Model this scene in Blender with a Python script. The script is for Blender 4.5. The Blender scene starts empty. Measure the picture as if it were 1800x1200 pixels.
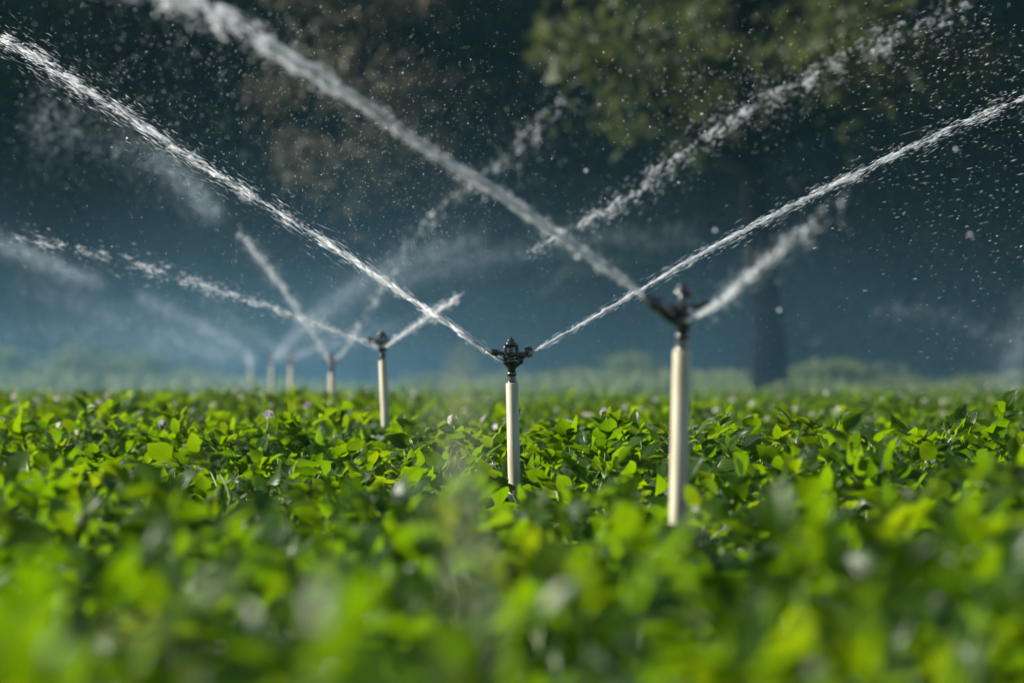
import bpy, math
import numpy as np
from mathutils import Vector, Matrix

rad = math.radians
scene = bpy.context.scene
COL = scene.collection

# ------------------------------------------------------------------ camera
F = 10000.0            # focal length in photo pixels: 200 mm on a 36 mm frame, 1800 px wide
ZC = 0.768              # eye height
YH = 662.0             # photo row of the horizon
PITCH = math.atan((YH - 600.0) / F)
cam_d = bpy.data.cameras.new('camera')
cam = bpy.data.objects.new('camera', cam_d)
COL.objects.link(cam)
cam.location = (0, 0, ZC)
cam.rotation_euler = (rad(90) + PITCH, 0, 0)
cam_d.lens = 200
cam_d.sensor_width = 36
cam_d.clip_start = 0.05
cam_d.clip_end = 3000
cam_d.dof.use_dof = True
cam_d.dof.focus_distance = 15.2
cam_d.dof.aperture_fstop = 5.7
cam_d.dof.aperture_blades = 0
scene.camera = cam


def P(px, py, D):
    """the point D metres down the field that the photograph shows at (px, py)"""
    u, v = (px - 900.0) / F, (600.0 - py) / F
    cy = math.cos(PITCH) - v * math.sin(PITCH)
    cz = math.sin(PITCH) + v * math.cos(PITCH)
    return np.array((u * D / cy, D, ZC + cz * D / cy))


# ------------------------------------------------------------------ mesh helpers
def mesh(name, V, Fc, mat=None, uv=None, tone=None, smooth=True, mats=None, mi=None):
    V = np.asarray(V, np.float32)
    Fc = np.asarray(Fc, np.int32)
    n, k = Fc.shape
    me = bpy.data.meshes.new(name)
    me.vertices.add(len(V))
    me.vertices.foreach_set('co', V.ravel())
    me.loops.add(n * k)
    me.loops.foreach_set('vertex_index', Fc.ravel())
    me.polygons.add(n)
    me.polygons.foreach_set('loop_start', np.arange(0, n * k, k, dtype=np.int32))
    me.polygons.foreach_set('use_smooth', np.full(n, smooth, dtype=bool))
    if uv is not None:
        l = me.uv_layers.new(name='UVMap')
        l.data.foreach_set('uv', np.asarray(uv, np.float32)[Fc.ravel()].ravel())
    if tone is not None:
        a = me.attributes.new('tone', 'FLOAT', 'POINT')
        a.data.foreach_set('value', np.asarray(tone, np.float32))
    for m in (mats or ([mat] if mat else [])):
        me.materials.append(m)
    if mi is not None:
        me.polygons.foreach_set('material_index', np.asarray(mi, np.int32))
    me.update(calc_edges=True)
    me.validate()
    return me


def obj(name, me, parent=None):
    o = bpy.data.objects.new(name, me)
    COL.objects.link(o)
    if parent is not None:
        o.parent = parent
    return o


def thing(name, label, cat, loc=(0, 0, 0), rotz=0, group=None, me=None):
    o = bpy.data.objects.new(name, me)
    COL.objects.link(o)
    o.location = loc
    o.rotation_euler = (0, 0, rotz)
    o['label'] = label
    o['category'] = cat
    if group:
        o['group'] = group
    return o


def unit(a):
    a = np.asarray(a, float)
    return a / (np.linalg.norm(a, axis=-1, keepdims=True) + 1e-12)


def frame_of(d):
    d = unit(d)
    h = np.array((0, 0, 1.0)) if abs(d[2]) < 0.9 else np.array((1.0, 0, 0))
    a = unit(np.cross(h, d))
    return a, np.cross(d, a), d


class MB:
    """collects quads of one mesh"""
    def __init__(s):
        s.V, s.Q, s.n = [], [], 0

    def add(s, V, Q):
        V = np.asarray(V, float)
        s.V.append(V)
        s.Q.append(np.asarray(Q, int) + s.n)
        s.n += len(V)

    def rings(s, C, R, A, B, seg=12, cap=True):
        """loft rings with centres C, radii R in the planes A, B"""
        th = np.linspace(0, 2 * math.pi, seg, endpoint=False)
        V = [np.asarray(c) + r * (np.cos(th)[:, None] * a + np.sin(th)[:, None] * b) for c, r, a, b in zip(C, R, A, B)]
        Q = []
        for i in range(len(C) - 1):
            for j in range(seg):
                k = (j + 1) % seg
                Q.append((i * seg + j, i * seg + k, (i + 1) * seg + k, (i + 1) * seg + j))
        V = np.concatenate(V)
        if cap:
            for base, c, flip in ((0, C[0], True), ((len(C) - 1) * seg, C[-1], False)):
                ci = len(V)
                V = np.vstack([V, np.asarray(c)[None]])
                for j in range(0, seg, 2):
                    k, l = (j + 1) % seg, (j + 2) % seg
                    q = (ci, base + j, base + k, base + l)
                    Q.append(q[::-1] if flip else q)
        s.add(V, Q)

    def lathe(s, prof, origin=(0, 0, 0), axis=(0, 0, 1), seg=20, cap=True):
        a, b, d = frame_of(axis)
        o = np.asarray(origin, float)
        s.rings([o + d * h for r, h in prof], [r for r, h in prof], [a] * len(prof), [b] * len(prof), seg, cap)

    def tube(s, pts, R, seg=8, cap=True):
        pts = np.asarray(pts, float)
        R = np.broadcast_to(R, (len(pts),))
        T = unit(np.gradient(pts, axis=0))
        a, b, _ = frame_of(T[0])
        A, B = [], []
        for t in T:
            a = unit(a - t * np.dot(a, t))
            A.append(a)
            B.append(np.cross(t, a))
        s.rings(pts, R, A, B, seg, cap)

    def box(s, c, size, X=(1, 0, 0), Z=(0, 0, 1), bev=0.12):
        """box with chamfered edges"""
        c = np.asarray(c, float)
        X = unit(X)
        Z = unit(np.asarray(Z, float) - X * np.dot(X, Z))
        Y = np.cross(Z, X)
        hx, hy, hz = np.asarray(size, float) / 2
        b = min(hx, hy, hz) * 2 * bev
        sec = [(hx - b, hy), (hx, hy - b), (hx, -hy + b), (hx - b, -hy), (-hx + b, -hy), (-hx, -hy + b), (-hx, hy - b), (-hx + b, hy)]
        V, Q = [], []
        for z, k in ((-hz, 1 - b / max(hx, hy)), (-hz + b, 1), (hz - b, 1), (hz, 1 - b / max(hx, hy))):
            V += [c + X * (x * k) + Y * (y * k) + Z * z for x, y in sec]
        for i in range(3):
            for j in range(8):
                k = (j + 1) % 8
                Q.append((i * 8 + j, (i + 1) * 8 + j, (i + 1) * 8 + k, i * 8 + k))
        for base, fl in ((0, False), (24, True)):
            for q in ((0, 1, 2, 3), (0, 3, 4, 7), (4, 5, 6, 7)):
                q = tuple(base + i for i in q)
                Q.append(q[::-1] if fl else q)
        s.add(V, Q)

    def me(s, name, mat, smooth=True):
        return mesh(name, np.concatenate(s.V), np.concatenate(s.Q), mat, smooth=smooth)


# ------------------------------------------------------------------ materials
def new_mat(name):
    m = bpy.data.materials.new(name)
    m.use_nodes = True
    nt = m.node_tree
    for n in list(nt.nodes):
        nt.nodes.remove(n)
    out = nt.nodes.new('ShaderNodeOutputMaterial')
    return m, nt, out


def N(nt, t, **kw):
    n = nt.nodes.new(t)
    for k, v in kw.items():
        if k.startswith('i_'):
            n.inputs[k[2:].replace('_', ' ')].default_value = v
        else:
            setattr(n, k, v)
    return n


def ramp(nt, fac, stops):
    r = nt.nodes.new('ShaderNodeValToRGB')
    e = r.color_ramp.elements
    while len(e) < len(stops):
        e.new(0.5)
    for x, (p, c) in zip(e, stops):
        x.position = p
        x.color = (*c, 1)
    nt.links.new(fac, r.inputs['Fac'])
    return r.outputs['Color']


def leaf_mat(name, stops, tstops, trans=0.5, rough=0.38, spec=0.5, veins=True):
    m, nt, out = new_mat(name)
    L = nt.links.new
    at = N(nt, 'ShaderNodeAttribute', attribute_name='tone')
    col = ramp(nt, at.outputs['Fac'], stops)
    tcol = ramp(nt, at.outputs['Fac'], tstops)
    pb = N(nt, 'ShaderNodeBsdfPrincipled', i_Roughness=rough)
    pb.inputs['Specular IOR Level'].default_value = spec
    tr = N(nt, 'ShaderNodeBsdfTranslucent')
    if veins:
        uv = N(nt, 'ShaderNodeUVMap')
        sp = N(nt, 'ShaderNodeSeparateXYZ')
        L(uv.outputs['UV'], sp.inputs[0])
        au = N(nt, 'ShaderNodeMath', operation='ABSOLUTE')
        L(sp.outputs['X'], au.inputs[0])
        # side veins run outwards and forwards from the midrib
        ma = N(nt, 'ShaderNodeMath', operation='MULTIPLY_ADD')
        L(au.outputs[0], ma.inputs[0])
        ma.inputs[1].default_value = -0.45
        L(sp.outputs['Y'], ma.inputs[2])
        sn = N(nt, 'ShaderNodeMath', operation='MULTIPLY')
        L(ma.outputs[0], sn.inputs[0])
        sn.inputs[1].default_value = 44.0
        si = N(nt, 'ShaderNodeMath', operation='SINE')
        L(sn.outputs[0], si.inputs[0])
        pw = N(nt, 'ShaderNodeMapRange')
        pw.inputs['From Min'].default_value = 0.55
        pw.inputs['From Max'].default_value = 1.0
        L(si.outputs[0], pw.inputs['Value'])
        mid = N(nt, 'ShaderNodeMapRange')
        mid.inputs['From Min'].default_value = 0.10
        mid.inputs['From Max'].default_value = 0.0
        L(au.outputs[0], mid.inputs['Value'])
        mx = N(nt, 'ShaderNodeMath', operation='MAXIMUM')
        L(pw.outputs[0], mx.inputs[0])
        L(mid.outputs[0], mx.inputs[1])
        bm = N(nt, 'ShaderNodeBump', i_Strength=0.8, i_Distance=0.004)
        bm.invert = True
        L(mx.outputs[0], bm.inputs['Height'])
        L(bm.outputs[0], pb.inputs['Normal'])
        vm = N(nt, 'ShaderNodeMix', data_type='RGBA', blend_type='MULTIPLY')
        sc = N(nt, 'ShaderNodeMath', operation='MULTIPLY')
        L(mx.outputs[0], sc.inputs[0])
        sc.inputs[1].default_value = 0.45
        L(sc.outputs[0], vm.inputs['Factor'])
        L(tcol, vm.inputs['A'])
        vm.inputs['B'].default_value = (0.30, 0.36, 0.25, 1)
        L(vm.outputs['Result'], tr.inputs['Color'])
    else:
        L(tcol, tr.inputs['Color'])
    L(col, pb.inputs['Base Color'])
    mix = N(nt, 'ShaderNodeMixShader', i_Fac=trans)
    L(pb.outputs[0], mix.inputs[1])
    L(tr.outputs[0], mix.inputs[2])
    L(mix.outputs[0], out.inputs['Surface'])
    return m


def plain_mat(name, c1, c2, scale=8.0, rough=0.5, spec=0.5, bump=0.0, metal=0.0, coat=0.0, stretch=1.0):
    m, nt, out = new_mat(name)
    L = nt.links.new
    tc = N(nt, 'ShaderNodeTexCoord')
    no = N(nt, 'ShaderNodeTexNoise', i_Scale=scale, i_Detail=5.0)
    mp = N(nt, 'ShaderNodeMapping')
    mp.inputs['Scale'].default_value = (1, 1, stretch)
    L(tc.outputs['Object'], mp.inputs['Vector'])
    L(mp.outputs[0], no.inputs['Vector'])
    col = ramp(nt, no.outputs['Fac'], ((0.35, c1), (0.65, c2)))
    pb = N(nt, 'ShaderNodeBsdfPrincipled', i_Roughness=rough, i_Metallic=metal)
    pb.inputs['Specular IOR Level'].default_value = spec
    pb.inputs['Coat Weight'].default_value = coat
    pb.inputs['Coat Roughness'].default_value = 0.07
    L(col, pb.inputs['Base Color'])
    if bump:
        bm = N(nt, 'ShaderNodeBump', i_Strength=bump, i_Distance=0.01)
        L(no.outputs['Fac'], bm.inputs['Height'])
        L(bm.outputs[0], pb.inputs['Normal'])
    L(pb.outputs[0], out.inputs['Surface'])
    return m


def water_mat(name, white=0.6, clear=0.25, col=(0.80, 0.86, 0.9)):
    """foaming water: white scatter both ways, a glossy skin, partly clear"""
    m, nt, out = new_mat(name)
    L = nt.links.new
    di = N(nt, 'ShaderNodeBsdfDiffuse')
    tr = N(nt, 'ShaderNodeBsdfTranslucent')
    gl = N(nt, 'ShaderNodeBsdfGlossy', i_Roughness=0.12)
    tp = N(nt, 'ShaderNodeBsdfTransparent')
    for n in (di, tr):
        n.inputs['Color'].default_value = (*col, 1)
    a = N(nt, 'ShaderNodeMixShader', i_Fac=0.5)
    L(di.outputs[0], a.inputs[1])
    L(tr.outputs[0], a.inputs[2])
    b = N(nt, 'ShaderNodeMixShader', i_Fac=0.07)
    L(a.outputs[0], b.inputs[1])
    L(gl.outputs[0], b.inputs[2])
    c = N(nt, 'ShaderNodeMixShader', i_Fac=clear)
    L(b.outputs[0], c.inputs[1])
    L(tp.outputs[0], c.inputs[2])
    L(c.outputs[0], out.inputs['Surface'])
    return m


M_LEAF = leaf_mat('potato_leaf',
                  ((0.0, (0.012, 0.050, 0.003)), (0.45, (0.028, 0.088, 0.003)), (0.8, (0.055, 0.125, 0.004)), (1.0, (0.085, 0.135, 0.006))),
                  ((0.0, (0.075, 0.17, 0.001)), (0.45, (0.142, 0.270, 0.001)), (0.8, (0.198, 0.325, 0.001)), (1.0, (0.255, 0.345, 0.002))),
                  trans=0.60, rough=0.36, spec=0.40)
M_STALK = plain_mat('potato_stalk', (0.10, 0.17, 0.03), (0.16, 0.24, 0.05), 30, 0.5)
M_PETAL = leaf_mat('potato_petal', ((0, (0.72, 0.66, 0.68)), (1, (0.80, 0.76, 0.74))), ((0, (0.7, 0.6, 0.62)), (1, (0.8, 0.72, 0.7))), 0.4, 0.5, 0.3, False)
M_ANTHER = plain_mat('flower_heart', (0.75, 0.45, 0.03), (0.8, 0.55, 0.05), 40, 0.5)
M_PIPE = plain_mat('cream_pipe', (0.36, 0.31, 0.20), (0.60, 0.55, 0.41), 60, 0.45, 0.4, stretch=0.12)
M_BLACK = plain_mat('black_plastic', (0.010, 0.011, 0.012), (0.018, 0.019, 0.020), 40, 0.22, 0.7, coat=1.0)
M_GREY = plain_mat('grey_plastic', (0.02, 0.021, 0.022), (0.035, 0.035, 0.036), 40, 0.33, 0.6, coat=0.4)
M_BRASS = plain_mat('dull_brass', (0.20, 0.14, 0.07), (0.28, 0.2, 0.1), 60, 0.35, 0.5, metal=0.9)
M_STEEL = plain_mat('spring_steel', (0.4, 0.4, 0.4), (0.5, 0.5, 0.5), 60, 0.3, 0.5, metal=1.0)
M_SOIL = plain_mat('soil', (0.030, 0.021, 0.013), (0.055, 0.040, 0.026), 3.0, 0.9, 0.2, 0.5)
M_TURF = plain_mat('turf', (0.08, 0.10, 0.035), (0.15, 0.16, 0.07), 1.2, 0.9, 0.2, 0.4)
M_STREAM = water_mat('foaming_water', clear=0.22, col=(0.95, 0.98, 1.0))
M_DROP = water_mat('water_drops', clear=0.20, col=(0.96, 0.985, 1.0))
M_MIST = water_mat('fine_spray', clear=0.55, col=(0.80, 0.91, 1.0))
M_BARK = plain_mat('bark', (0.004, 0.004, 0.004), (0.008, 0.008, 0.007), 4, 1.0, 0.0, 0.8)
M_WOOD_LEAF = leaf_mat('shade_foliage', ((0, (0.008, 0.018, 0.011)), (1, (0.030, 0.048, 0.022))), ((0, (0.01, 0.02, 0.006)), (1, (0.025, 0.04, 0.01))), 0.3, 0.6, 0.2, False)  # lighter tones stand in for sunlit spots, put into the leaf colour
M_LIT_LEAF = leaf_mat('green_foliage', ((0, (0.035, 0.055, 0.017)), (1, (0.08, 0.095, 0.03))), ((0, (0.05, 0.075, 0.017)), (1, (0.105, 0.12, 0.028))), 0.45, 0.55, 0.3, False)
M_BROWN_LEAF = leaf_mat('brown_foliage', ((0, (0.045, 0.044, 0.032)), (1, (0.105, 0.095, 0.065))), ((0, (0.045, 0.042, 0.025)), (1, (0.085, 0.075, 0.045))), 0.4, 0.6, 0.2, False)
M_SHRUB = leaf_mat('shrub_foliage', ((0, (0.11, 0.15, 0.05)), (1, (0.21, 0.24, 0.10))), ((0, (0.12, 0.17, 0.05)), (1, (0.21, 0.25, 0.09))), 0.45, 0.6, 0.3, False)
M_SEED = leaf_mat('seed_heads', ((0, (0.30, 0.36, 0.24)), (1, (0.40, 0.44, 0.32))), ((0, (0.3, 0.36, 0.2)), (1, (0.4, 0.45, 0.28))), 0.5, 0.5, 0.3, False)
M_DRY = leaf_mat('dry_grass', ((0, (0.30, 0.30, 0.14)), (1, (0.42, 0.40, 0.22))), ((0, (0.3, 0.3, 0.12)), (1, (0.4, 0.38, 0.18))), 0.45, 0.5, 0.3, False)


# ------------------------------------------------------------------ ground
def sstep(a, b, x):
    t = np.clip((np.asarray(x, float) - a) / (b - a), 0, 1)
    return t * t * (3 - 2 * t)


def ground_z(x, y):
    x = np.asarray(x, float)
    y = np.asarray(y, float)
    z = 0.025 * np.sin(x * 1.9 + 0.7) * np.sin(y * 0.9 + 0.4) + 0.02 * np.sin(y * 0.45 + x * 0.6)
    z = z + 0.028 * np.sin(x * 4.3 + 1.0) * np.sin(y * 2.1 + 0.3)
    # a slight rise round the nearest riser
    z = z + 0.034 * np.exp(-((x - 0.28) / 0.32) ** 2 - ((y - 9.2) / 1.1) ** 2)
    # the field swells on the left
    z = z + 0.056 * sstep(-0.30, -0.85, x + 0.012 * (y - 22)) * sstep(15.5, 23, y) * sstep(60, 38, y)
    z = z + 0.012 * sstep(6.2, 4.2, y)
    z = z + 0.05 * sstep(0.45, 0.9, x) * sstep(9.5, 12.5, y) * sstep(17, 14, y)
    # a low weedy bank along the far edge of the field
    bank = 0.40 * sstep(78, 83, y) + 0.10 * np.sin(x * 0.7) * sstep(79, 83, y)
    return z * sstep(120, 70, y) + bank * sstep(140, 110, y)


gx = np.unique(np.concatenate([np.linspace(-500, -14, 30), np.arange(-14, 14.01, 0.25), np.linspace(14, 500, 30)]))
gy = np.unique(np.concatenate([np.linspace(-300, 0, 12), np.arange(0, 80.01, 0.3), np.linspace(80, 700, 40)]))
X, Y = np.meshgrid(gx, gy)
V = np.stack([X, Y, ground_z(X, Y)], -1).reshape(-1, 3)
nx, ny = len(gx), len(gy)
ii, jj = np.meshgrid(np.arange(nx - 1), np.arange(ny - 1))
a = (jj * nx + ii).ravel()
Q = np.stack([a, a + 1, a + nx + 1, a + nx], -1)
cy = V[Q].mean(1)[:, 1]
g = obj('ground', mesh('ground', V, Q, mats=[M_SOIL, M_TURF], mi=(cy > 77).astype(int)))
g['kind'] = 'structure'

# ------------------------------------------------------------------ potato plants
RS = np.random.RandomState


def leaflet_template(ns):
    """folded ovate leaflet along +x, normal +z; unit length; returns verts (3*ns), quads, uv"""
    v = np.linspace(0, 1, ns)
    w = np.clip(np.sin(math.pi * np.clip(v * 0.97 + 0.03, 0, 1) ** 0.80), 0.03, 1) * 0.345
    w[-1] = 0.012
    V, UV = [], []
    for t, ww in zip(v, w):
        z0 = -0.16 * t * t
        for s in (-1, 0, 1):
            V.append((t + (0.02 if s == 0 else -0.02 * t), s * ww, z0 + abs(s) * ww * 0.35))
            UV.append((s, t))
    Q = []
    for i in range(ns - 1):
        for s in (0, 1):
            Q.append((i * 3 + s, (i + 1) * 3 + s, (i + 1) * 3 + s + 1, i * 3 + s + 1))
    return np.array(V), np.array(Q), np.array(UV)


LT = {k: leaflet_template(k) for k in (4, 7)}


def lay_leaves(O, Dr, Nn, S, tone, ns, rs):
    """instances of the leaflet: origins, directions, normals, lengths"""
    V0, Q0, U0 = LT[ns]
    O, Dr, Nn = (np.asarray(x, float) for x in (O, Dr, Nn))
    X = unit(Dr)
    Z = unit(Nn - X * (Nn * X).sum(-1, keepdims=True))
    Yv = np.cross(Z, X)
    n = len(O)
    S = np.asarray(S)[:, None, None]
    wid = rs.uniform(0.85, 1.2, (n, 1, 1))
    curl = rs.uniform(0.2, 2.2, (n, 1, 1))
    loc = np.broadcast_to(V0, (n,) + V0.shape).copy()
    loc[..., 2:3] = loc[..., 2:3] * curl + 0.015 * rs.normal(size=(n, len(V0), 1))
    V = O[:, None] + S * (loc[..., 0:1] * X[:, None] + loc[..., 1:2] * wid * Yv[:, None] + loc[..., 2:3] * Z[:, None])
    Q = Q0[None] + (np.arange(n) * len(V0))[:, None, None]
    T = np.repeat(tone, len(V0))
    return V.reshape(-1, 3), Q.reshape(-1, 4), np.tile(U0, (n, 1)), T


def plant_meshes(seed, ns=7, stems=(7, 10), nodes=9):
    rs = RS(seed)
    O, Dr, Nn, S, T = [], [], [], [], []
    st = MB()
    up = np.array((0, 0, 1.0))
    tips = []
    for k in range(rs.randint(*stems)):
        az = rs.uniform(0, 2 * math.pi)
        lean = rs.uniform(0.05, 0.75)
        H = rs.uniform(0.40, 0.49) - 0.17 * lean
        out = np.array((math.cos(az), math.sin(az), 0))
        ts = np.linspace(0, 1, 6)
        path = np.array([out * (0.03 + lean * H * (t ** 1.4)) + up * (H * t * (1 - 0.1 * lean * t)) for t in ts])
        st.tube(path, np.linspace(0.006, 0.003, 6), 5)
        tips.append(path[-1])
        phi = rs.uniform(0, 6.28)
        for j in range(nodes):
            t = 0.28 + 0.72 * j / (nodes - 1)
            base = np.array([np.interp(t, ts, path[:, i]) for i in range(3)])
            phi += 2.4 + rs.normal() * 0.25
            young = sstep(0.8, 1.0, t)
            el = rs.uniform(0.35, 1.05) + 0.5 * young
            o2 = np.array((math.cos(phi), math.sin(phi), 0))
            ln = rs.uniform(0.13, 0.20) * (1 - 0.45 * young)
            rp = []
            p, e = base.copy(), el
            for q in range(6):
                rp.append(p.copy())
                p = p + (o2 * math.cos(e) + up * math.sin(e)) * ln / 5
                e -= rs.uniform(0.08, 0.3)
            rp = np.array(rp)
            if ns > 4:
                st.tube(rp, np.linspace(0.0022, 0.0012, 6), 3, False)
            side = np.cross(up, o2)
            tilt = up * rs.uniform(0.35, 1.0) + o2 * rs.normal(0.0, 0.55) + side * rs.normal(0, 0.55)
            tn = np.clip(rs.normal(0.42, 0.16) + 0.25 * young, 0, 1)
            for f, sc in ((0.42, 0.72), (0.62, 0.9), (0.82, 1.0), (1.0, 1.12)):
                b = np.array([np.interp(f, np.linspace(0, 1, 6), rp[:, i]) for i in range(3)])
                d = unit(rp[min(5, int(f * 5) + 1)] - rp[max(0, int(f * 5) - 1)])
                L = rs.uniform(0.050, 0.070) * sc * (1 - 0.35 * young)
                for sd in ((-1, 1) if f < 1 else (0,)):
                    dd = d * (0.5 if sd else 1) + side * sd * 0.8 + rs.normal(size=3) * 0.13
                    dd = dd + up * (rs.normal(0.05, 0.22) + 0.5 * young)
                    nn = tilt + rs.normal(size=3) * 0.22 - side * sd * 0.25
                    O.append(b)
                    Dr.append(dd)
                    Nn.append(nn)
                    S.append(L)
                    T.append(np.clip(tn + rs.normal() * 0.08, 0, 1))
    V, Q, U, T = lay_leaves(O, Dr, Nn, S, np.array(T), ns, rs)
    return (V, Q, U, T), st, tips


def flower_parts(base, rs, n=5, hgt=0.07):
    """a cluster of five-petalled flowers on a thin stalk above base: stalk mesh and one (V, Q, mi, tone) per flower"""
    st = MB()
    fl = []
    top = base + np.array((rs.normal() * 0.012, rs.normal() * 0.012, hgt))
    st.tube(np.array([base, (base + top) / 2 + rs.normal(size=3) * 0.004, top]), 0.0016, 4)
    for k in range(n):
        d = unit(np.array((rs.normal(), rs.normal(), rs.uniform(0.1, 0.9))))
        c = top + d * rs.uniform(0.010, 0.024)
        st.tube(np.array([top, (top + c) / 2 + (0, 0, 0.003), c]), 0.001, 3, False)
        z = unit(d + rs.normal(size=3) * 0.5)
        a, b, z = frame_of(z)
        R = rs.uniform(0.008, 0.0125)
        V, Q = [], []
        for p in range(5):
            th = p * 2 * math.pi / 5
            u = a * math.cos(th) + b * math.sin(th)
            w = np.cross(z, u)
            V += [c, c + u * R * 0.55 - w * R * 0.5 + z * 0.002, c + u * R * 1.15 + z * -0.001, c + u * R * 0.55 + w * R * 0.5 + z * 0.002]
            Q.append((p * 4, p * 4 + 1, p * 4 + 2, p * 4 + 3))
        ht = MB()
        ht.lathe([(0.0018, 0.0005), (0.0022, 0.003), (0.0008, 0.006)], c, z, 6)
        hv, hq = np.concatenate(ht.V), np.concatenate(ht.Q)
        fl.append((np.vstack([V, hv]), np.vstack([Q, hq + 20]), np.array([0] * 5 + [1] * len(hq)), np.full(20 + len(hv), rs.rand())))
    return st, fl


PROTO = []
for s in range(10):
    leaf, st, tips = plant_meshes(100 + s)
    PROTO.append(dict(foliage=mesh('foliage', leaf[0], leaf[1], M_LEAF, leaf[2], leaf[3]), stalk=st.me('stalk', M_STALK), tips=tips))
FLOWER = []
for s in range(5):
    rs = RS(300 + s)
    st, fl = flower_parts(np.zeros(3), rs, rs.randint(2, 5), 0.05)
    FLOWER.append((st.me('flower_cluster', M_STALK), [mesh('flower', v, q, tone=t, mats=[M_PETAL, M_ANTHER], mi=mi, smooth=False) for v, q, mi, t in fl]))

rs = RS(7)
pts = []
y = 2.9
while y < 77:
    w = 0.125 * y + 2.6
    dy = 0.33 if y < 26 else 0.34
    dx = 0.31 if y < 26 else 0.34
    xs = np.arange(-w, w, dx)
    for x in xs:
        pts.append((x + rs.uniform(-0.11, 0.11), y + rs.uniform(-0.11, 0.11)))
    y += dy
pts = np.array(pts)
SPR = {}      # filled below: clear room round the risers
PX = 900 + F * pts[:, 0] / pts[:, 1]
inview = (np.abs(pts[:, 0]) < 0.09 * pts[:, 1] + 0.14) & (pts[:, 1] > 2.6)
RISERS = [(1199, 615, 9.9), (900, 673, 14.5), (673, 634, 21.8), (583, 656, 33.0), (512, 643, 45.0), (478, 640, 54.0), (441, 648, 66.0)]
for px, py, D in RISERS:
    b = P(px, 0, D)
    d = np.hypot(pts[:, 0] - b[0], (pts[:, 1] - b[1]))
    front = (np.abs(pts[:, 0] - b[0] * pts[:, 1] / b[1]) < (0.13 if D > 12 else 0.17)) & (pts[:, 1] < b[1]) & (pts[:, 1] > b[1] - 3.8)
    keep = (d > 0.17) & ~(front & (D < 16) & (d < (1.3 if D > 12 else 4.0)))
    pts, inview = pts[keep], inview[keep]
order = np.argsort(pts[:, 1])
near_ids = [i for i in order if inview[i]][:294]
near_set = set(near_ids)

for i in near_ids:
    x, yy = pts[i]
    k = rs.randint(len(PROTO))
    fl = yy > 6.5 and rs.rand() < 0.07
    rz = rs.uniform(0, 6.28)
    sc = rs.uniform(0.82, 1.20) + 0.09 * math.sin(x * 5.1 + yy * 1.3) * math.sin(yy * 2.7 - x * 2.0)
    t = thing('potato_plant',
              'potato plant holding up a cluster of pale flowers among the near leaves' if fl else 'leafy green potato plant without flowers in the near part of the field',
              'potato plant', (x, yy, float(ground_z(x, yy))), rz, 'flowering potato plants near the camera' if fl else 'leafy potato plants near the camera')
    t.scale = (sc * rs.uniform(0.95, 1.1),) * 2 + (sc,)
    pr = PROTO[k]
    obj('foliage', pr['foliage'], t)
    obj('stalk', pr['stalk'], t)
    if fl:
        f = FLOWER[rs.randint(len(FLOWER))]
        c = obj('flower_cluster', f[0], t)
        c.location = tuple(pr['tips'][rs.randint(len(pr['tips']))])
        for me in f[1]:
            obj('flower', me, c)

# shoots that stand up out of the canopy
for px, py, D, k, lab in (
        (1028, 732, 15.0, 2, 'sharp upright potato shoot standing above the canopy right of the middle sprinkler'),
        (1138, 752, 15.4, 5, 'second sharp potato shoot, just left of the nearest riser pipe'),
        (1425, 748, 12.0, 7, 'raised broad-leaved potato plant, slightly blurred, right of the nearest riser pipe'),
        (592, 698, 21.0, 1, 'potato plant with raised leaves in front of the narrow V of jets'),
        (225, 694, 21.5, 3, 'tall potato plant against the mist on the left edge of the crop'),
        (1770, 762, 12.5, 8, 'potato plant standing up at the right edge of the picture')):
    q = P(px, py, D)
    pr = PROTO[k]
    g0 = float(ground_z(q[0], q[1]))
    top = max(v.co.z for v in pr['foliage'].vertices)
    sc = min((q[2] - g0) / top, 1.3)
    t = thing('potato_plant', lab, 'potato plant', (q[0], q[1], g0), k * 1.1, 'potato plants standing above the canopy')
    t.scale = (min(sc, 1.1), min(sc, 1.1), sc)
    obj('foliage', pr['foliage'], t)
    obj('stalk', pr['stalk'], t)

# the rest of the crop: one object whose plants are instanced on points
src = bpy.data.collections.new('crop_sources')
for s in range(9):
    leaf, st, tips = plant_meshes(500 + s, ns=4)
    V, Q, U, T = leaf
    sv, sq = np.concatenate(st.V), np.concatenate(st.Q)
    n0 = len(V)
    V, Q = np.vstack([V, sv]), np.vstack([Q, sq + n0])
    U = np.vstack([U, np.zeros((len(sv), 2))])
    T = np.concatenate([T, np.full(len(sv), 0.5)])
    mi = np.concatenate([np.zeros(len(leaf[1])), np.ones(len(sq))])
    if s % 5 == 0:
        r2 = RS(900 + s)
        tip = max(tips, key=lambda q: q[2])
        fs, fl = flower_parts(tip, r2, 4, 0.075)
        for vv, qq, mid in [(np.concatenate(fs.V), np.concatenate(fs.Q), 1)] + [(v, q, 2 + m_) for v, q, m_, t_ in fl]:
            n0 = len(V)
            V, Q = np.vstack([V, vv]), np.vstack([Q, qq + n0])
            U = np.vstack([U, np.zeros((len(vv), 2))])
            T = np.concatenate([T, np.full(len(vv), 0.5)])
            mi = np.concatenate([mi, np.broadcast_to(mid, (len(qq),))])
    me = mesh('crop_plant', V, Q, uv=U, tone=T, mats=[M_LEAF, M_STALK, M_PETAL, M_ANTHER], mi=mi)
    o = bpy.data.objects.new('crop_plant_%s' % 'abcdefghi'[s], me)
    src.objects.link(o)


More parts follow.
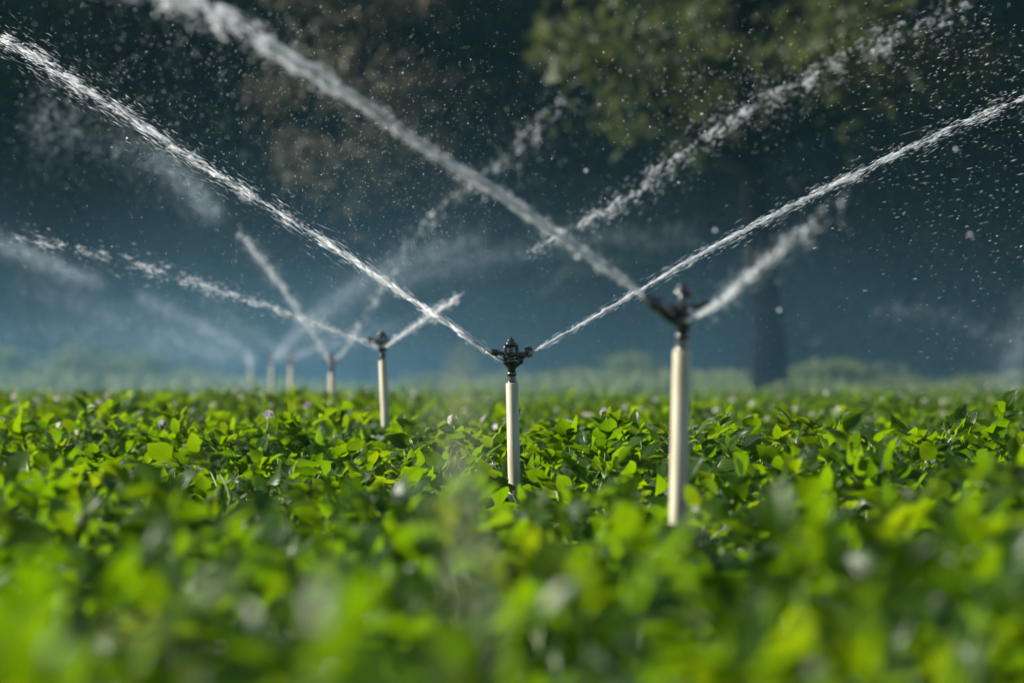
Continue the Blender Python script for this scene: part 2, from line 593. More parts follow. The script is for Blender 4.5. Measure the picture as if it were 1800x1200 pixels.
def scatter(name, P3, rotz, scl, coll, kind, label=None, cat=None, pick=None):
    me = bpy.data.meshes.new(name)
    me.from_pydata([tuple(p) for p in P3], [], [])
    a = me.attributes.new('rz', 'FLOAT', 'POINT')
    a.data.foreach_set('value', np.asarray(rotz, np.float32))
    a = me.attributes.new('sc', 'FLOAT', 'POINT')
    a.data.foreach_set('value', np.asarray(scl, np.float32))
    a = me.attributes.new('pick', 'INT', 'POINT')
    a.data.foreach_set('value', (RS(len(P3)).randint(0, len(coll.objects), len(P3)) if pick is None else pick).astype(np.int32))
    o = obj(name, me)
    ng = bpy.data.node_groups.new(name + '_nodes', 'GeometryNodeTree')
    ng.interface.new_socket('Geometry', in_out='INPUT', socket_type='NodeSocketGeometry')
    ng.interface.new_socket('Geometry', in_out='OUTPUT', socket_type='NodeSocketGeometry')
    n = ng.nodes
    gi, go = n.new('NodeGroupInput'), n.new('NodeGroupOutput')
    ci = n.new('GeometryNodeCollectionInfo')
    ci.inputs['Collection'].default_value = coll
    ci.inputs['Separate Children'].default_value = True
    ci.inputs['Reset Children'].default_value = True
    iop = n.new('GeometryNodeInstanceOnPoints')
    iop.inputs['Pick Instance'].default_value = True
    def attr(nm, ty):
        q = n.new('GeometryNodeInputNamedAttribute')
        q.data_type = ty
        q.inputs['Name'].default_value = nm
        return q.outputs['Attribute']
    cx = n.new('ShaderNodeCombineXYZ')
    l = ng.links.new
    l(attr('rz', 'FLOAT'), cx.inputs['Z'])
    er = n.new('FunctionNodeEulerToRotation')
    l(cx.outputs[0], er.inputs[0])
    l(gi.outputs[0], iop.inputs['Points'])
    l(ci.outputs[0], iop.inputs['Instance'])
    l(attr('pick', 'INT'), iop.inputs['Instance Index'])
    l(er.outputs[0], iop.inputs['Rotation'])
    l(attr('sc', 'FLOAT'), iop.inputs['Scale'])
    l(iop.outputs[0], go.inputs[0])
    md = o.modifiers.new('scatter', 'NODES')
    md.node_group = ng
    o['kind'] = kind
    if label:
        o['label'] = label
        o['category'] = cat
    return o


rest = np.array([i not in near_set for i in range(len(pts))])
rp = pts[rest]
scatter('potato_crop', np.column_stack([rp, ground_z(rp[:, 0], rp[:, 1])]), rs.uniform(0, 6.28, len(rp)), rs.uniform(0.84, 1.18, len(rp)), src, 'stuff',
        'closed green potato crop with scattered pale flowers filling the field', 'crop',
        pick=np.where(rp[:, 1] < 9, rs.choice([1, 2, 3, 4, 6, 7, 8], len(rp)), rs.randint(0, 9, len(rp))))


# ------------------------------------------------------------------ sprinklers
def build_sprinkler(px, py, D, lean, jets, label, arm_az):
    """riser and impact sprinkler; jets = [(direction, nozzle length)]"""
    top = P(px, py, D)
    ln = top[2] + 0.12
    ax = unit(np.array((math.sin(lean), 0, math.cos(lean))))
    base = top - ax * (ln / ax[2])
    root = thing('sprinkler', label, 'sprinkler', tuple(base), 0, 'sprinklers on the row of pale riser pipes')
    off = -base

    def part(name, mb, mat, parent=root):
        me = mb.me(name, mat)
        me.transform(Matrix.Translation(Vector(off)))
        return obj(name, me, parent)
    H = ln / ax[2]
    m = MB()
    m.lathe([(0.016, 0), (0.016, H * 0.33), (0.016, H * 0.66), (0.016, H - 0.002), (0.0152, H), (0.0125, H), (0.0122, H - 0.02)], base, ax, 28)
    part('riser_pipe', m, M_PIPE)
    o = top

    def at(h):
        return o + ax * h
    m = MB()
    m.lathe([(0.0128, -0.004), (0.0128, 0.003), (0.0118, 0.004), (0.0126, 0.006), (0.0114, 0.0085), (0.0122, 0.011), (0.011, 0.0135), (0.0118, 0.016), (0.0104, 0.0185), (0.0126, 0.020), (0.0126, 0.0265), (0.010, 0.028)], o, ax, 22)
    part('threaded_collar', m, M_BLACK)
    m = MB()
    m.lathe([(0.0098, 0.026), (0.0104, 0.034), (0.0128, 0.044), (0.0158, 0.050), (0.0168, 0.056), (0.0162, 0.061), (0.0120, 0.064)], o, ax, 24)
    body = part('body', m, M_BLACK)
    for d, L in jets:
        d = unit(d)
        s = at(0.046)
        m = MB()
        m.lathe([(0.0128, -0.002), (0.0120, L * 0.35), (0.0102, L * 0.62), (0.0112, L * 0.63), (0.0112, L * 0.78), (0.0088, L * 0.8), (0.0064, L), (0.0036, L), (0.0030, L - 0.006)], s, d, 18)
        part('nozzle', m, M_BLACK if L > 0.04 else M_GREY, body)
    # bridge: two uprights and a top yoke
    A = np.array((math.cos(arm_az), math.sin(arm_az), 0))
    B = np.cross(ax, A)
    bridge = 1.25 if D < 12 else 0.35
    Bb = unit(A * math.cos(bridge) + B * math.sin(bridge))
    m = MB()
    for sd in (-1, 1):
        pth = [at(0.056) + Bb * sd * 0.0135, at(0.066) + Bb * sd * 0.0178, at(0.088) + Bb * sd * 0.0176, at(0.100) + Bb * sd * 0.0125]
        m.tube(np.array(pth), [0.0062, 0.0052, 0.0052, 0.0064], 10)
    m.lathe([(0.0135, 0.092), (0.0168, 0.0955), (0.0172, 0.1015), (0.0140, 0.1045)], o, ax, 20)
    part('bridge', m, M_BLACK)
    m = MB()
    th = np.linspace(0, 2 * math.pi * 6, 90)
    m.tube(np.array([at(0.0775 + 0.0165 * q / th[-1]) + (A * math.cos(q) + B * math.sin(q)) * 0.0082 for q in th]), 0.0011, 5)
    part('spring', m, M_STEEL)
    m = MB()
    m.lathe([(0.0112, 0.1030), (0.0116, 0.1042), (0.0116, 0.1100), (0.0104, 0.1116), (0.0052, 0.1122), (0.0036, 0.1126), (0.0034, 0.1172), (0.0016, 0.1182)], o, ax, 20)
    part('spring_cap', m, M_BLACK)
    # swing arm with drive spoon and counterweight
    m = MB()
    c = at(0.0715)
    m.lathe([(0.0075, 0.0655), (0.0095, 0.067), (0.0095, 0.0755), (0.0075, 0.077)], o, ax, 16)
    n1 = unit(A * 1.0 + ax * 0.10)
    m.box(c + n1 * 0.020, (0.040, 0.0100, 0.0105), n1, ax)
    m.box(c + n1 * 0.044 + ax * 0.003, (0.014, 0.014, 0.026), unit(n1 + ax * 0.25), ax)
    m.box(c + n1 * 0.051 + ax * 0.010 + B * 0.004, (0.006, 0.017, 0.012), unit(n1 + ax * 0.5), ax)
    m.box(c + n1 * 0.031 - ax * 0.006, (0.012, 0.010, 0.010), n1, ax)
    n2 = unit(-A + ax * 0.16)
    m.box(c + n2 * 0.018, (0.036, 0.0090, 0.0095), n2, ax)
    m.box(c + n2 * 0.043, (0.018, 0.0130, 0.0150), n2, ax)
    part('swing_arm', m, M_GREY)
    m = MB()
    m.lathe([(0.0026, 0.060), (0.0026, 0.104)], o, ax, 8)
    part('pin', m, M_BRASS)
    return root, at(0.046)


# ------------------------------------------------------------------ water
OCT_V = np.array([(1, 0, 0), (-1, 0, 0), (0, 1, 0), (0, -1, 0), (0, 0, 1), (0, 0, -1)], float)
OCT_F = np.array([(0, 2, 4), (2, 1, 4), (1, 3, 4), (3, 0, 4), (2, 0, 5), (1, 2, 5), (3, 1, 5), (0, 3, 5)])


def drops_mesh(name, C, Dr, L, R, mat, smooth=True):
    C = np.asarray(C, float)
    n = len(C)
    X = unit(Dr)
    h = np.where(np.abs(X[:, 2:3]) < 0.9, np.array((0, 0, 1.0)), np.array((1.0, 0, 0)))
    A = unit(np.cross(h, X))
    B = np.cross(X, A)
    V = C[:, None] + OCT_V[None, :, 0:1] * X[:, None] * np.asarray(L)[:, None, None] + (OCT_V[None, :, 1:2] * A[:, None] + OCT_V[None, :, 2:3] * B[:, None]) * np.asarray(R)[:, None, None]
    Fc = OCT_F[None] + (np.arange(n) * 6)[:, None, None]
    return mesh(name, V.reshape(-1, 3), Fc.reshape(-1, 3), mat, smooth=smooth)


def catmull(p, n):
    p = np.asarray(p, float)
    p = np.vstack([2 * p[0] - p[1], p, 2 * p[-1] - p[-2]])
    m = len(p) - 3
    out = []
    for t in np.linspace(0, m - 1e-6, n):
        i = int(t)
        f = t - i
        a, b, c, d = p[i], p[i + 1], p[i + 2], p[i + 3]
        out.append(0.5 * (2 * b + (c - a) * f + (2 * a - 5 * b + 4 * c - d) * f * f + (3 * b - a - 3 * c + d) * f ** 3))
    return np.array(out)


def jet(label, ctrl, n, r, streak, seed, core=0.0, mat=None, fall=0.35, clump=0.6, group=None, start=None, amount=1.0, wid=1.0, lf=0.42):
    """one jet of water. ctrl rows: px, py, distance, spread (photo px), weight.
    core: fraction of the path that is still an unbroken stream"""
    rs = RS(seed)
    if mat is M_MIST:      # fine smooth spray
        n, r, streak, clump, lf = int(n * 2.2), r * 0.72, streak * 0.7, clump * 0.3, 0.85
    ctrl = np.array(ctrl, float)
    pts3 = np.array([P(*c[:3]) for c in ctrl])
    if start is not None:
        pts3 = np.vstack([np.asarray(start)[None], pts3])
        ctrl = np.vstack([ctrl[:1], ctrl])
        ctrl[0, 3] *= 0.5
    K = 400
    path = catmull(pts3, K)
    kt = np.linspace(0, 1, len(ctrl))
    tt = np.linspace(0, 1, K)
    seg = np.linalg.norm(np.gradient(path, axis=0), axis=1)
    spread = (0.95 if mat is M_MIST else 0.42) * wid * np.interp(tt, kt, ctrl[:, 3]) * np.interp(tt, kt, ctrl[:, 2]) / F
    wt = np.interp(tt, kt, ctrl[:, 4])
    # clots of water along the jet
    nz = np.zeros(K)
    for q in range(5):
        f = rs.uniform(8, 70)
        nz += np.sin(tt * f * 2 + rs.uniform(0, 6.28)) / 5 * 1.6
    w = np.clip(wt * (1 + clump * nz), 0, None) * seg
    cdf = np.cumsum(w)
    cdf /= cdf[-1]
    T = unit(np.gradient(path, axis=0))
    root = thing('water_jet', label, 'water jet', tuple(path[0]), 0, group)
    o = path[0]
    # clots: tight bundles
    n = int(n * amount)
    nc = max(40, n // 16)
    cu = np.interp(rs.rand(nc), cdf, np.arange(K))
    pick = rs.randint(0, nc, n)
    loose = rs.rand(n) < lf
    u = np.where(loose, np.interp(rs.rand(n), cdf, np.arange(K)), cu[pick] + rs.normal(size=n) * 2.2)
    u = np.clip(u, 0, K - 1.001)
    i0 = u.astype(int)
    fr = (u - i0)[:, None]
    c = path[i0] * (1 - fr) + path[np.minimum(i0 + 1, K - 1)] * fr
    d = T[i0]
    sg = spread[i0]
    wide = rs.uniform(0.5, 1.7 if mat is M_MIST else 3.2, n)[:, None]
    g3 = np.where(loose[:, None], rs.normal(size=(n, 3)) * wide, (rs.normal(size=(nc, 3)) * 0.62)[pick] + rs.normal(size=(n, 3)) * 0.13)
    g3 = g3 - d * (g3 * d).sum(1, keepdims=True)
    c = c + g3 * sg[:, None]
    # droplets sink below the arc
    c[:, 2] -= np.abs(rs.normal(size=n)) ** 2 * sg * fall
    L = streak * np.exp(rs.normal(size=n) * 0.55) * np.where(loose, 0.65, 1.0)
    R = r * np.exp(rs.normal(size=n) * 0.35) * np.where(loose, rs.uniform(0.28, 0.85, n), 1.0)
    L = np.maximum(L, R)
    dd = d + rs.normal(size=(n, 3)) * 0.10
    me = drops_mesh('spray', c - o, dd, L, R, mat or M_DROP)
    s = obj('spray', me, root)
    s['kind'] = 'stuff'
    if core > 0:
        # the unbroken stream: a chain of overlapping foamy lumps
        ke = int(K * core)
        arc = np.cumsum(seg)[:ke]
        nl = int(min(5000, max(300, arc[-1] / max(0.0006, float(spread[:ke].mean()) * 0.10) * 0.40)))
        u = np.sort(rs.rand(nl) ** 1.15) * (ke - 2)
        i0 = u.astype(int)
        e = u / ke
        c = path[i0] + (path[i0 + 1] - path[i0]) * (u - i0)[:, None]
        sg = spread[i0]
        wv = np.stack([np.sin(e * a_ + b_) for a_, b_ in zip(rs.uniform(25, 60, 3), rs.uniform(0, 6, 3))], -1) * 0.35 * np.minimum(1, e * 3)[:, None]
        c = c + (rs.normal(size=(nl, 3)) * 0.34 + wv) * sg[:, None]
        R = np.maximum(0.0006, sg * rs.uniform(0.12, 0.38, nl)) * (1 - 0.75 * e ** 2)
        dd = T[i0] + rs.normal(size=(nl, 3)) * 0.35
        obj('stream', drops_mesh('stream', c - o, dd, R * rs.uniform(1.2, 3.0, nl), R, M_STREAM), root)['kind'] = 'stuff'
    return root


# each sprinkler: px, py of the pipe top, distance, lean, jets' first points
def dir_to(px, py, D, q):
    return unit(P(*q) - (P(px, py, D) + np.array((0, 0, 0.046))))


SPEC = [
    ((1199, 615, 9.9), rad(1.2), [((1000, 425, 9.82), 0.088), ((1330, 470, 9.3), 0.030)], 'nearest and tallest sprinkler on a cream pipe, slightly out of focus, right of centre', rad(187)),
    ((900, 673, 14.5), rad(-1.4), [((790, 562, 14.5), 0.024), ((1030, 565, 14.6), 0.038)], 'sharp black sprinkler on a cream pipe in the middle of the row', rad(8)),
    ((673, 634, 21.8), rad(-2.2), [((560, 570, 21.4), 0.030), ((740, 565, 21.4), 0.040)], 'third sprinkler from the right, with long dark swing arm over a leaning pipe', rad(176)),
    ((583, 656, 33.0), rad(0.3), [((530, 550, 32.0), 0.030), ((650, 540, 33.0), 0.030)], 'sprinkler sending two steep jets up in a narrow V, fourth along the row', rad(20)),
    ((512, 643, 45.0), rad(-0.6), [((440, 590, 44.0), 0.030), ((590, 595, 44.5), 0.030)], 'sprinkler with dark head on a short pipe, right one of two standing close together', rad(-15)),
    ((478, 640, 54.0), rad(-0.4), [((400, 590, 53.0), 0.030), ((560, 540, 53.0), 0.030)], 'blurred sprinkler with a grey pipe, left one of two standing close together', rad(165)),
    ((441, 648, 66.0), rad(0.6), [((360, 580, 64.0), 0.030), ((520, 560, 66.0), 0.030)], 'farthest sprinkler, pale and faint inside the spray mist', rad(30)),
]
NOZ = []
for (px, py, D), lean, jl, lab, az in SPEC:
    ax = unit(np.array((math.sin(lean), 0, math.cos(lean))))
    dirs = [(unit(P(*q) - (P(px, py, D) + ax * 0.046)), L) for q, L in jl]
    root, hub = build_sprinkler(px, py, D, lean, dirs, lab, az)
    NOZ.append([hub + d * L for d, L in dirs])

G1 = 'jets thrown by the sprinklers'
jet('thick white jet rising to the upper left from the nearest sprinkler',
    [(1100, 494, 9.88, 6, 2.0), (1000, 425, 9.75, 7.5, 1.8), (870, 335, 9.55, 8.5, 1.6), (780, 280, 9.42, 10, 1.4), (650, 190, 9.25, 12, 1.1), (520, 108, 9.05, 22, 1.1), (430, 50, 8.9, 33, 1.1), (320, -5, 8.75, 46, 1.0), (200, -50, 8.6, 56, 0.6)],
    9000, 0.0014, 0.005, 11, core=0.75, amount=1.0, wid=0.80, lf=0.25, group=G1, start=NOZ[0][0])
jet('short soft jet fanning up to the right of the nearest sprinkler head',
    [(1262, 532, 9.75, 9, 1.5), (1300, 497, 9.5, 15, 1.1), (1340, 462, 9.3, 20, 0.75), (1390, 420, 9.0, 27, 0.42), (1440, 385, 8.8, 38, 0.18), (1500, 345, 8.6, 50, 0.08)],
    2600, 0.0009, 0.006, 12, core=0.05, amount=0.7, clump=0.25, group=G1, start=NOZ[0][1])
jet('long sharp jet from the middle sprinkler up to the left edge',
    [(870, 625, 14.5, 3.5, 1.6), (790, 570, 14.5, 5, 1.4), (680, 496, 14.6, 8, 1.1), (560, 416, 14.7, 11, 1.0), (430, 335, 14.8, 14, 1.0), (330, 272, 14.9, 16, 1.0), (230, 205, 15.0, 19, 1.0), (140, 148, 15.1, 22, 1.0), (60, 98, 15.2, 24, 0.9), (-30, 45, 15.3, 26, 0.8)],
    11000, 0.00056, 0.013, 13, core=0.34, amount=0.40, wid=0.92, lf=0.5, group=G1, start=NOZ[1][0])
jet('long sharp jet from the middle sprinkler up to the right edge',
    [(950, 611, 14.5, 3, 1.6), (1030, 565, 14.6, 4.5, 1.4), (1140, 500, 14.7, 7, 1.2), (1260, 430, 14.8, 9, 1.1), (1400, 357, 14.9, 11, 1.0), (1560, 278, 15.0, 13, 0.9), (1680, 222, 15.1, 15, 0.85), (1800, 172, 15.2, 17, 0.8), (1900, 130, 15.3, 20, 0.5)],
    8500, 0.00060, 0.012, 14, core=0.40, amount=0.42, wid=0.85, lf=0.45, group=G1, start=NOZ[1][1])
jet('flat beaded jet from the third sprinkler to the left edge',
    [(640, 600, 21.6, 4, 1.5), (560, 571, 21.4, 6, 1.2), (480, 540, 21.2, 8, 1.0), (380, 508, 20.9, 10, 0.8), (290, 478, 20.6, 12, 0.7), (200, 452, 20.3, 16, 0.6), (100, 425, 20.0, 20, 0.45), (0, 402, 19.8, 26, 0.3), (-60, 390, 19.7, 30, 0.2)],
    3600, 0.0010, 0.012, 15, core=0.22, amount=0.55, wid=1.25, lf=0.5, group=G1, start=NOZ[2][0])
jet('short bright jet crossing up to the right of the third sprinkler',
    [(705, 590, 21.7, 4, 1.6), (740, 566, 21.6, 6, 1.4), (775, 542, 21.5, 7, 1.2), (802, 523, 21.4, 9, 0.9), (812, 517, 21.4, 10, 0.2)],
    1500, 0.0014, 0.010, 16, core=0.7, group=G1, start=NOZ[2][1])
jet('loose broken jet of drops climbing to the upper right corner',
    [(925, 447, 21.6, 9, 0.5), (1000, 402, 21.8, 12, 0.9), (1100, 350, 22.0, 15, 0.9), (1200, 268, 22.2, 17, 0.9), (1300, 200, 22.4, 20, 0.8), (1400, 145, 22.6, 24, 0.65), (1500, 95, 22.8, 28, 0.6), (1600, 50, 23.0, 32, 0.5), (1720, -5, 23.2, 38, 0.4)],
    2800, 0.0012, 0.008, 17, amount=0.85, wid=1.45, lf=0.55, group=G1)
jet('steep soft jet leaning left above the V-shaped pair of sprays',
    [(560, 600, 32.7, 6, 1.3), (530, 555, 32.4, 8, 1.3), (500, 508, 32.0, 9, 1.3), (465, 462, 31.6, 11, 1.3), (432, 422, 31.2, 13, 1.1), (418, 405, 31.0, 14, 0.3)],
    2400, 0.0020, 0.012, 18, core=0.35, group=G1, start=NOZ[3][0])
jet('drifting puff of spray curving to the left below the sharp jet',
    [(385, 378, 30.8, 14, 0.7), (350, 340, 30.6, 18, 1.0), (315, 305, 30.4, 20, 1.0), (275, 275, 30.2, 22, 0.8), (225, 252, 30.0, 24, 0.4), (150, 225, 29.9, 36, 0.3), (80, 205, 29.8, 40, 0.9), (40, 195, 29.8, 40, 0.2)],
    2600, 0.0021, 0.008, 19, mat=M_MIST, group=G1)
jet('thin faint jet slanting up to the right behind the sharp jets',
    [(603, 615, 32.9, 6, 1.2), (650, 540, 32.6, 8, 1.0), (700, 456, 32.2, 11, 0.7), (740, 400, 31.9, 14, 0.8), (790, 350, 31.6, 15, 0.7), (880, 282, 31.2, 18, 0.9), (950, 215, 30.8, 22, 0.9), (1010, 165, 30.5, 26, 0.6), (1060, 130, 30.3, 30, 0.2)],
    3200, 0.0020, 0.010, 20, core=0.06, amount=0.40, wid=1.8, lf=0.6, group=G1, start=NOZ[3][1])
jet('broad misty arc bending over to the right behind the row of pipes',
    [(492, 617, 53.7, 7, 1.0), (515, 592, 53.4, 10, 1.1), (560, 550, 53, 14, 1.2), (640, 492, 52, 17, 1.1), (740, 446, 51, 18, 0.9), (800, 432, 50.5, 19, 0.7), (860, 422, 50, 20, 0.3)],
    4600, 0.0036, 0.012, 21, mat=M_MIST, group=G1, start=NOZ[5][1])
jet('faint low arc to the right of the two close sprinklers',
    [(524, 624, 44.9, 5, 1.0), (580, 600, 44.6, 9, 0.8), (650, 578, 44.3, 13, 0.5), (730, 562, 44, 18, 0.2)],
    900, 0.0028, 0.010, 22, mat=M_MIST, group=G1, start=NOZ[4][1])
jet('pale straight jet sloping up to the left from the farthest sprinkler',
    [(436, 620, 65, 9, 1.0), (400, 594, 64.6, 11, 1.2), (360, 574, 64, 11, 1.2), (300, 545, 63.4, 12, 1.1), (250, 522, 63, 11, 0.9), (237, 516, 62.8, 9, 0.3)],
    2400, 0.0042, 0.016, 23, mat=M_MIST, group=G1, start=NOZ[6][0])
jet('wide dim jet low on the left in the thickest mist',
    [(410, 625, 60, 14, 1.0), (330, 596, 59, 17, 0.9), (240, 566, 58, 19, 0.8), (160, 540, 57, 20, 0.8), (90, 515, 56, 20, 0.5), (20, 495, 55, 22, 0.2)],
    2600, 0.0040, 0.014, 24, mat=M_MIST, group=G1)
jet('pale jet falling in from the left edge above the mist',
    [(-60, 408, 40, 14, 0.8), (0, 425, 40, 14, 1.0), (60, 448, 40.5, 13, 1.0), (120, 475, 41, 11, 0.9), (175, 495, 41.5, 9, 0.5), (185, 499, 41.5, 8, 0.1)],
    2200, 0.0026, 0.012, 25, mat=M_MIST, group=G1)
jet('soft jet standing behind the pair of close sprinklers, leaning left',
    [(495, 620, 44.8, 8, 0.9), (460, 594, 44.4, 11, 0.9), (415, 562, 43.8, 14, 0.7), (350, 517, 43, 18, 0.3)],
    900, 0.0028, 0.010, 26, mat=M_MIST, group=G1, start=NOZ[4][0])
jet('whitish spray plume at the right edge behind the field',
    [(1760, 700, 70, 18, 0.6), (1775, 660, 70, 22, 0.9), (1790, 610, 70, 24, 0.9), (1800, 560, 70, 24, 0.5), (1820, 500, 70, 26, 0.2)],
    1600, 0.0045, 0.010, 27, mat=M_MIST, group=G1)
jet('very faint flat arc low on the right in front of the wood',
    [(1530, 545, 60, 12, 0.4), (1620, 545, 60, 14, 0.6), (1700, 565, 60, 16, 0.6), (1760, 600, 60, 18, 0.5)],
    350, 0.0036, 0.010, 28, mat=M_MIST, group=G1)

jet('long soft jet crossing high behind the middle sprinkler',
    [(690, 500, 58, 10, 0.5), (780, 472, 57.5, 13, 0.7), (900, 440, 57, 15, 0.7), (1020, 418, 56.5, 16, 0.6), (1140, 410, 56, 17, 0.5), (1240, 412, 55.5, 18, 0.2)],
    1500, 0.0036, 0.010, 29, mat=M_MIST, group=G1)
jet('low pale jet rising from the mist to the left edge',
    [(390, 628, 62, 12, 0.9), (310, 606, 61, 15, 0.9), (210, 590, 60, 16, 0.8), (110, 580, 59, 17, 0.7), (0, 572, 58, 18, 0.5), (-50, 570, 58, 18, 0.2)],
    2000, 0.0036, 0.012, 30, mat=M_MIST, group=G1)

# loose drops falling through the air between the jets
rs = RS(55)
C, DR, LL, RR = [], [], [], []


def cloud(n, px, py, D, r, streak, direction, sig=None):
    for _ in range(n):
        if sig is None:
            q = P(rs.uniform(*px), rs.uniform(*py), rs.uniform(*D))
        else:
            q = P(rs.normal(px[0], px[1]), rs.normal(py[0], py[1]), rs.uniform(*D))
        C.append(q)
        rr = r * math.exp(rs.normal() * 0.45)
        RR.append(rr)
        LL.append(max(rr, streak * math.exp(rs.normal() * 0.4)))
        DR.append(np.array(direction) + rs.normal(size=3) * 0.12)


cloud(4200, (-60, 1860), (-60, 640), (11.5, 20), 0.00036, 0.0008, (0.3, 0, -1))
cloud(1500, (640, 190), (330, 120), (13, 18), 0.0005, 0.0010, (-0.3, 0, -1), 1)
cloud(700, (720, 130), (200, 120), (12.5, 18), 0.00056, 0.0011, (-0.3, 0, -1), 1)
cloud(650, (1720, 120), (330, 140), (13, 18), 0.00035, 0.0045, (-1, 0, -0.2), 1)
cloud(450, (1700, 130), (110, 70), (13, 17.5), 0.0004, 0.0045, (1, 0, 0.45), 1)
cloud(900, (300, 170), (130, 90), (9.5, 14), 0.0005, 0.0014, (-0.6, 0, -0.5), 1)
cloud(500, (1250, 90), (150, 70), (17, 24), 0.0011, 0.0014, (0.2, 0, -1), 1)
for px, py, D in ((1370, 545, 10), (1510, 30, 26), (1705, 412, 10), (1680, 262, 10.5), (1257, 405, 10), (1415, 405, 9.6), (223, 243, 15), (1030, 300, 11)):
    C.append(P(px, py, D))
    RR.append(0.0035)
    LL.append(0.0035)
    DR.append(np.array((0, 0, 1.0)))
dm = drops_mesh('falling_drops', np.array(C), np.array(DR), np.array(LL), np.array(RR), M_DROP)
o = obj('falling_drops', dm)
o['kind'] = 'stuff'
o['label'] = 'countless loose water drops falling between the jets'
o['category'] = 'water drops'


# ------------------------------------------------------------------ trees and shrubs
def tree_meshes(seed, H, R, cb, leaf, nleaf, mat, trunk_r, clumps=60, lean=0.0, shape=0.6, csize=0.28):
    """tapered trunk with limbs (one mesh) and a crown of leaf clumps"""
    rs = RS(seed)
    m = MB()
    tz = np.linspace(0, H * 0.92, 9)
    tp = np.array([(lean * z / H + 0.12 * math.sin(z * 0.5 + seed), 0.12 * math.cos(z * 0.4 + seed), z) for z in tz])
    tp[0, :2] *= 0.3
    m.tube(tp, np.interp(tz, [0, H * 0.08, H], [trunk_r * 1.35, trunk_r, trunk_r * 0.18]), 10)
    O, S = [], []
    for k in range(clumps):
        z = rs.uniform(cb, H)
        f = (z - cb) / (H - cb)
        rr = R * (math.sin(math.pi * min(1, (f * 0.85 + 0.15)) ** shape) ** 0.7) * rs.uniform(0.35, 1.05)
        az = rs.uniform(0, 6.28)
        s = np.array([np.interp(max(0.3, z - rr * 0.5), tz, tp[:, i]) for i in range(3)])
        e = np.array((tp[min(8, int(f * 8)), 0] + math.cos(az) * rr, math.sin(az) * rr, z))
        mid = (s + e) / 2 + np.array((0, 0, -0.06 * rr)) + rs.normal(size=3) * 0.08 * rr
        br = trunk_r * 0.28 * (1 - 0.7 * f)
        m.tube(np.array([s, mid, e]), [br, br * 0.6, br * 0.2], 5, False)
        O.append(e)
        S.append(R * csize * rs.uniform(0.6, 1.3))
    O, S = np.array(O), np.array(S)
    k = rs.randint(0, clumps, nleaf)
    c = O[k] + rs.normal(size=(nleaf, 3)) * S[k][:, None] * np.array((1, 1, 0.62))
    c[:, 2] = np.maximum(c[:, 2], cb * 0.5 + 0.05)
    nrm = unit(rs.normal(size=(nleaf, 3)) + np.array((0, 0, 0.5)))
    d = unit(rs.normal(size=(nleaf, 3)))
    d = unit(d - nrm * (d * nrm).sum(1, keepdims=True))
    b = np.cross(nrm, d)
    L = leaf * np.exp(rs.normal(size=nleaf) * 0.3)[:, None]
    V = np.stack([c - d * L, c + b * L * 0.45 - nrm * L * 0.1, c + d * L, c - b * L * 0.45 - nrm * L * 0.1], 1).reshape(-1, 3)
    Q = np.arange(nleaf * 4).reshape(-1, 4)
    tone = np.clip(rs.rand(clumps)[k] * 0.6 + rs.rand(nleaf) * 0.4, 0, 1)
    return m.me('trunk', M_BARK), mesh('crown', V, Q, mat, tone=np.repeat(tone, 4), smooth=False)


def place(name, label, cat, x, y, meshes, rz=0, sc=1.0, group=None):
    t = thing(name, label, cat, (x, y, float(ground_z(x, y)) - 0.03), rz, group)
    t.scale = (sc, sc, sc)
    obj('trunk' if name.endswith('tree') else 'stem', meshes[0], t)
    obj('crown' if name.endswith('tree') else 'foliage', meshes[1], t)
    return t


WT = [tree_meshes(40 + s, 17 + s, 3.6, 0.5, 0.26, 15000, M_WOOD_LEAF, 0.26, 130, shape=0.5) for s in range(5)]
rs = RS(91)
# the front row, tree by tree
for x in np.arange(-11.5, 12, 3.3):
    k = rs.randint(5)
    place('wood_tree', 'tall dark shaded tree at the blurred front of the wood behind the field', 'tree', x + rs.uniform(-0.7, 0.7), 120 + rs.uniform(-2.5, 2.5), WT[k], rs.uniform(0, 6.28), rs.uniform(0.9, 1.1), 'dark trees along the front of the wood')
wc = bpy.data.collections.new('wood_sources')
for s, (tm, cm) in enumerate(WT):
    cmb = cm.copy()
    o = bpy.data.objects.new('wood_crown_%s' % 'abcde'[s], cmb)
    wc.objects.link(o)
W = []  # runs on unseen far to the left, extended to shade the visible trees
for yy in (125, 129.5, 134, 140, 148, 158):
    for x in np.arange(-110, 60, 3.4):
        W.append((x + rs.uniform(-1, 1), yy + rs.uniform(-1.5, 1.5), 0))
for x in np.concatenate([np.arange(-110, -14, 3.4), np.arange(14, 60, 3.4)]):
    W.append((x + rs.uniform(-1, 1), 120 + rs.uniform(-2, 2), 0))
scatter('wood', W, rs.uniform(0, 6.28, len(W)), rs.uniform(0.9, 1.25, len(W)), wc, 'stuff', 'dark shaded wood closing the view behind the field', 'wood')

bx = P(1352, 600, 77.5)[0]
place('green_tree', 'tree with dark upright trunk and sunlit green leaves at the upper right', 'tree', bx, 77.5,
      tree_meshes(71, 12, 3.3, 4.0, 0.125, 10500, M_LIT_LEAF, 0.23, 60, lean=-0.6, shape=0.8, csize=0.12))
bx = P(1160, 600, 109)[0]
place('olive_tree', 'tree with broad pale olive crown at the top, left of the dark upright trunk', 'tree', bx, 109,
      tree_meshes(75, 15, 3.0, 5.6, 0.17, 9000, M_LIT_LEAF, 0.07, 44, lean=0.4, shape=0.7, csize=0.15))
bx = P(640, 600, 106)[0]
place('brown_tree', 'thin brown-leaved tree at the upper left behind the thick jet', 'tree', bx, 106,
      tree_meshes(72, 13, 1.7, 3.8, 0.14, 4200, M_BROWN_LEAF, 0.13, 55, csize=0.22))
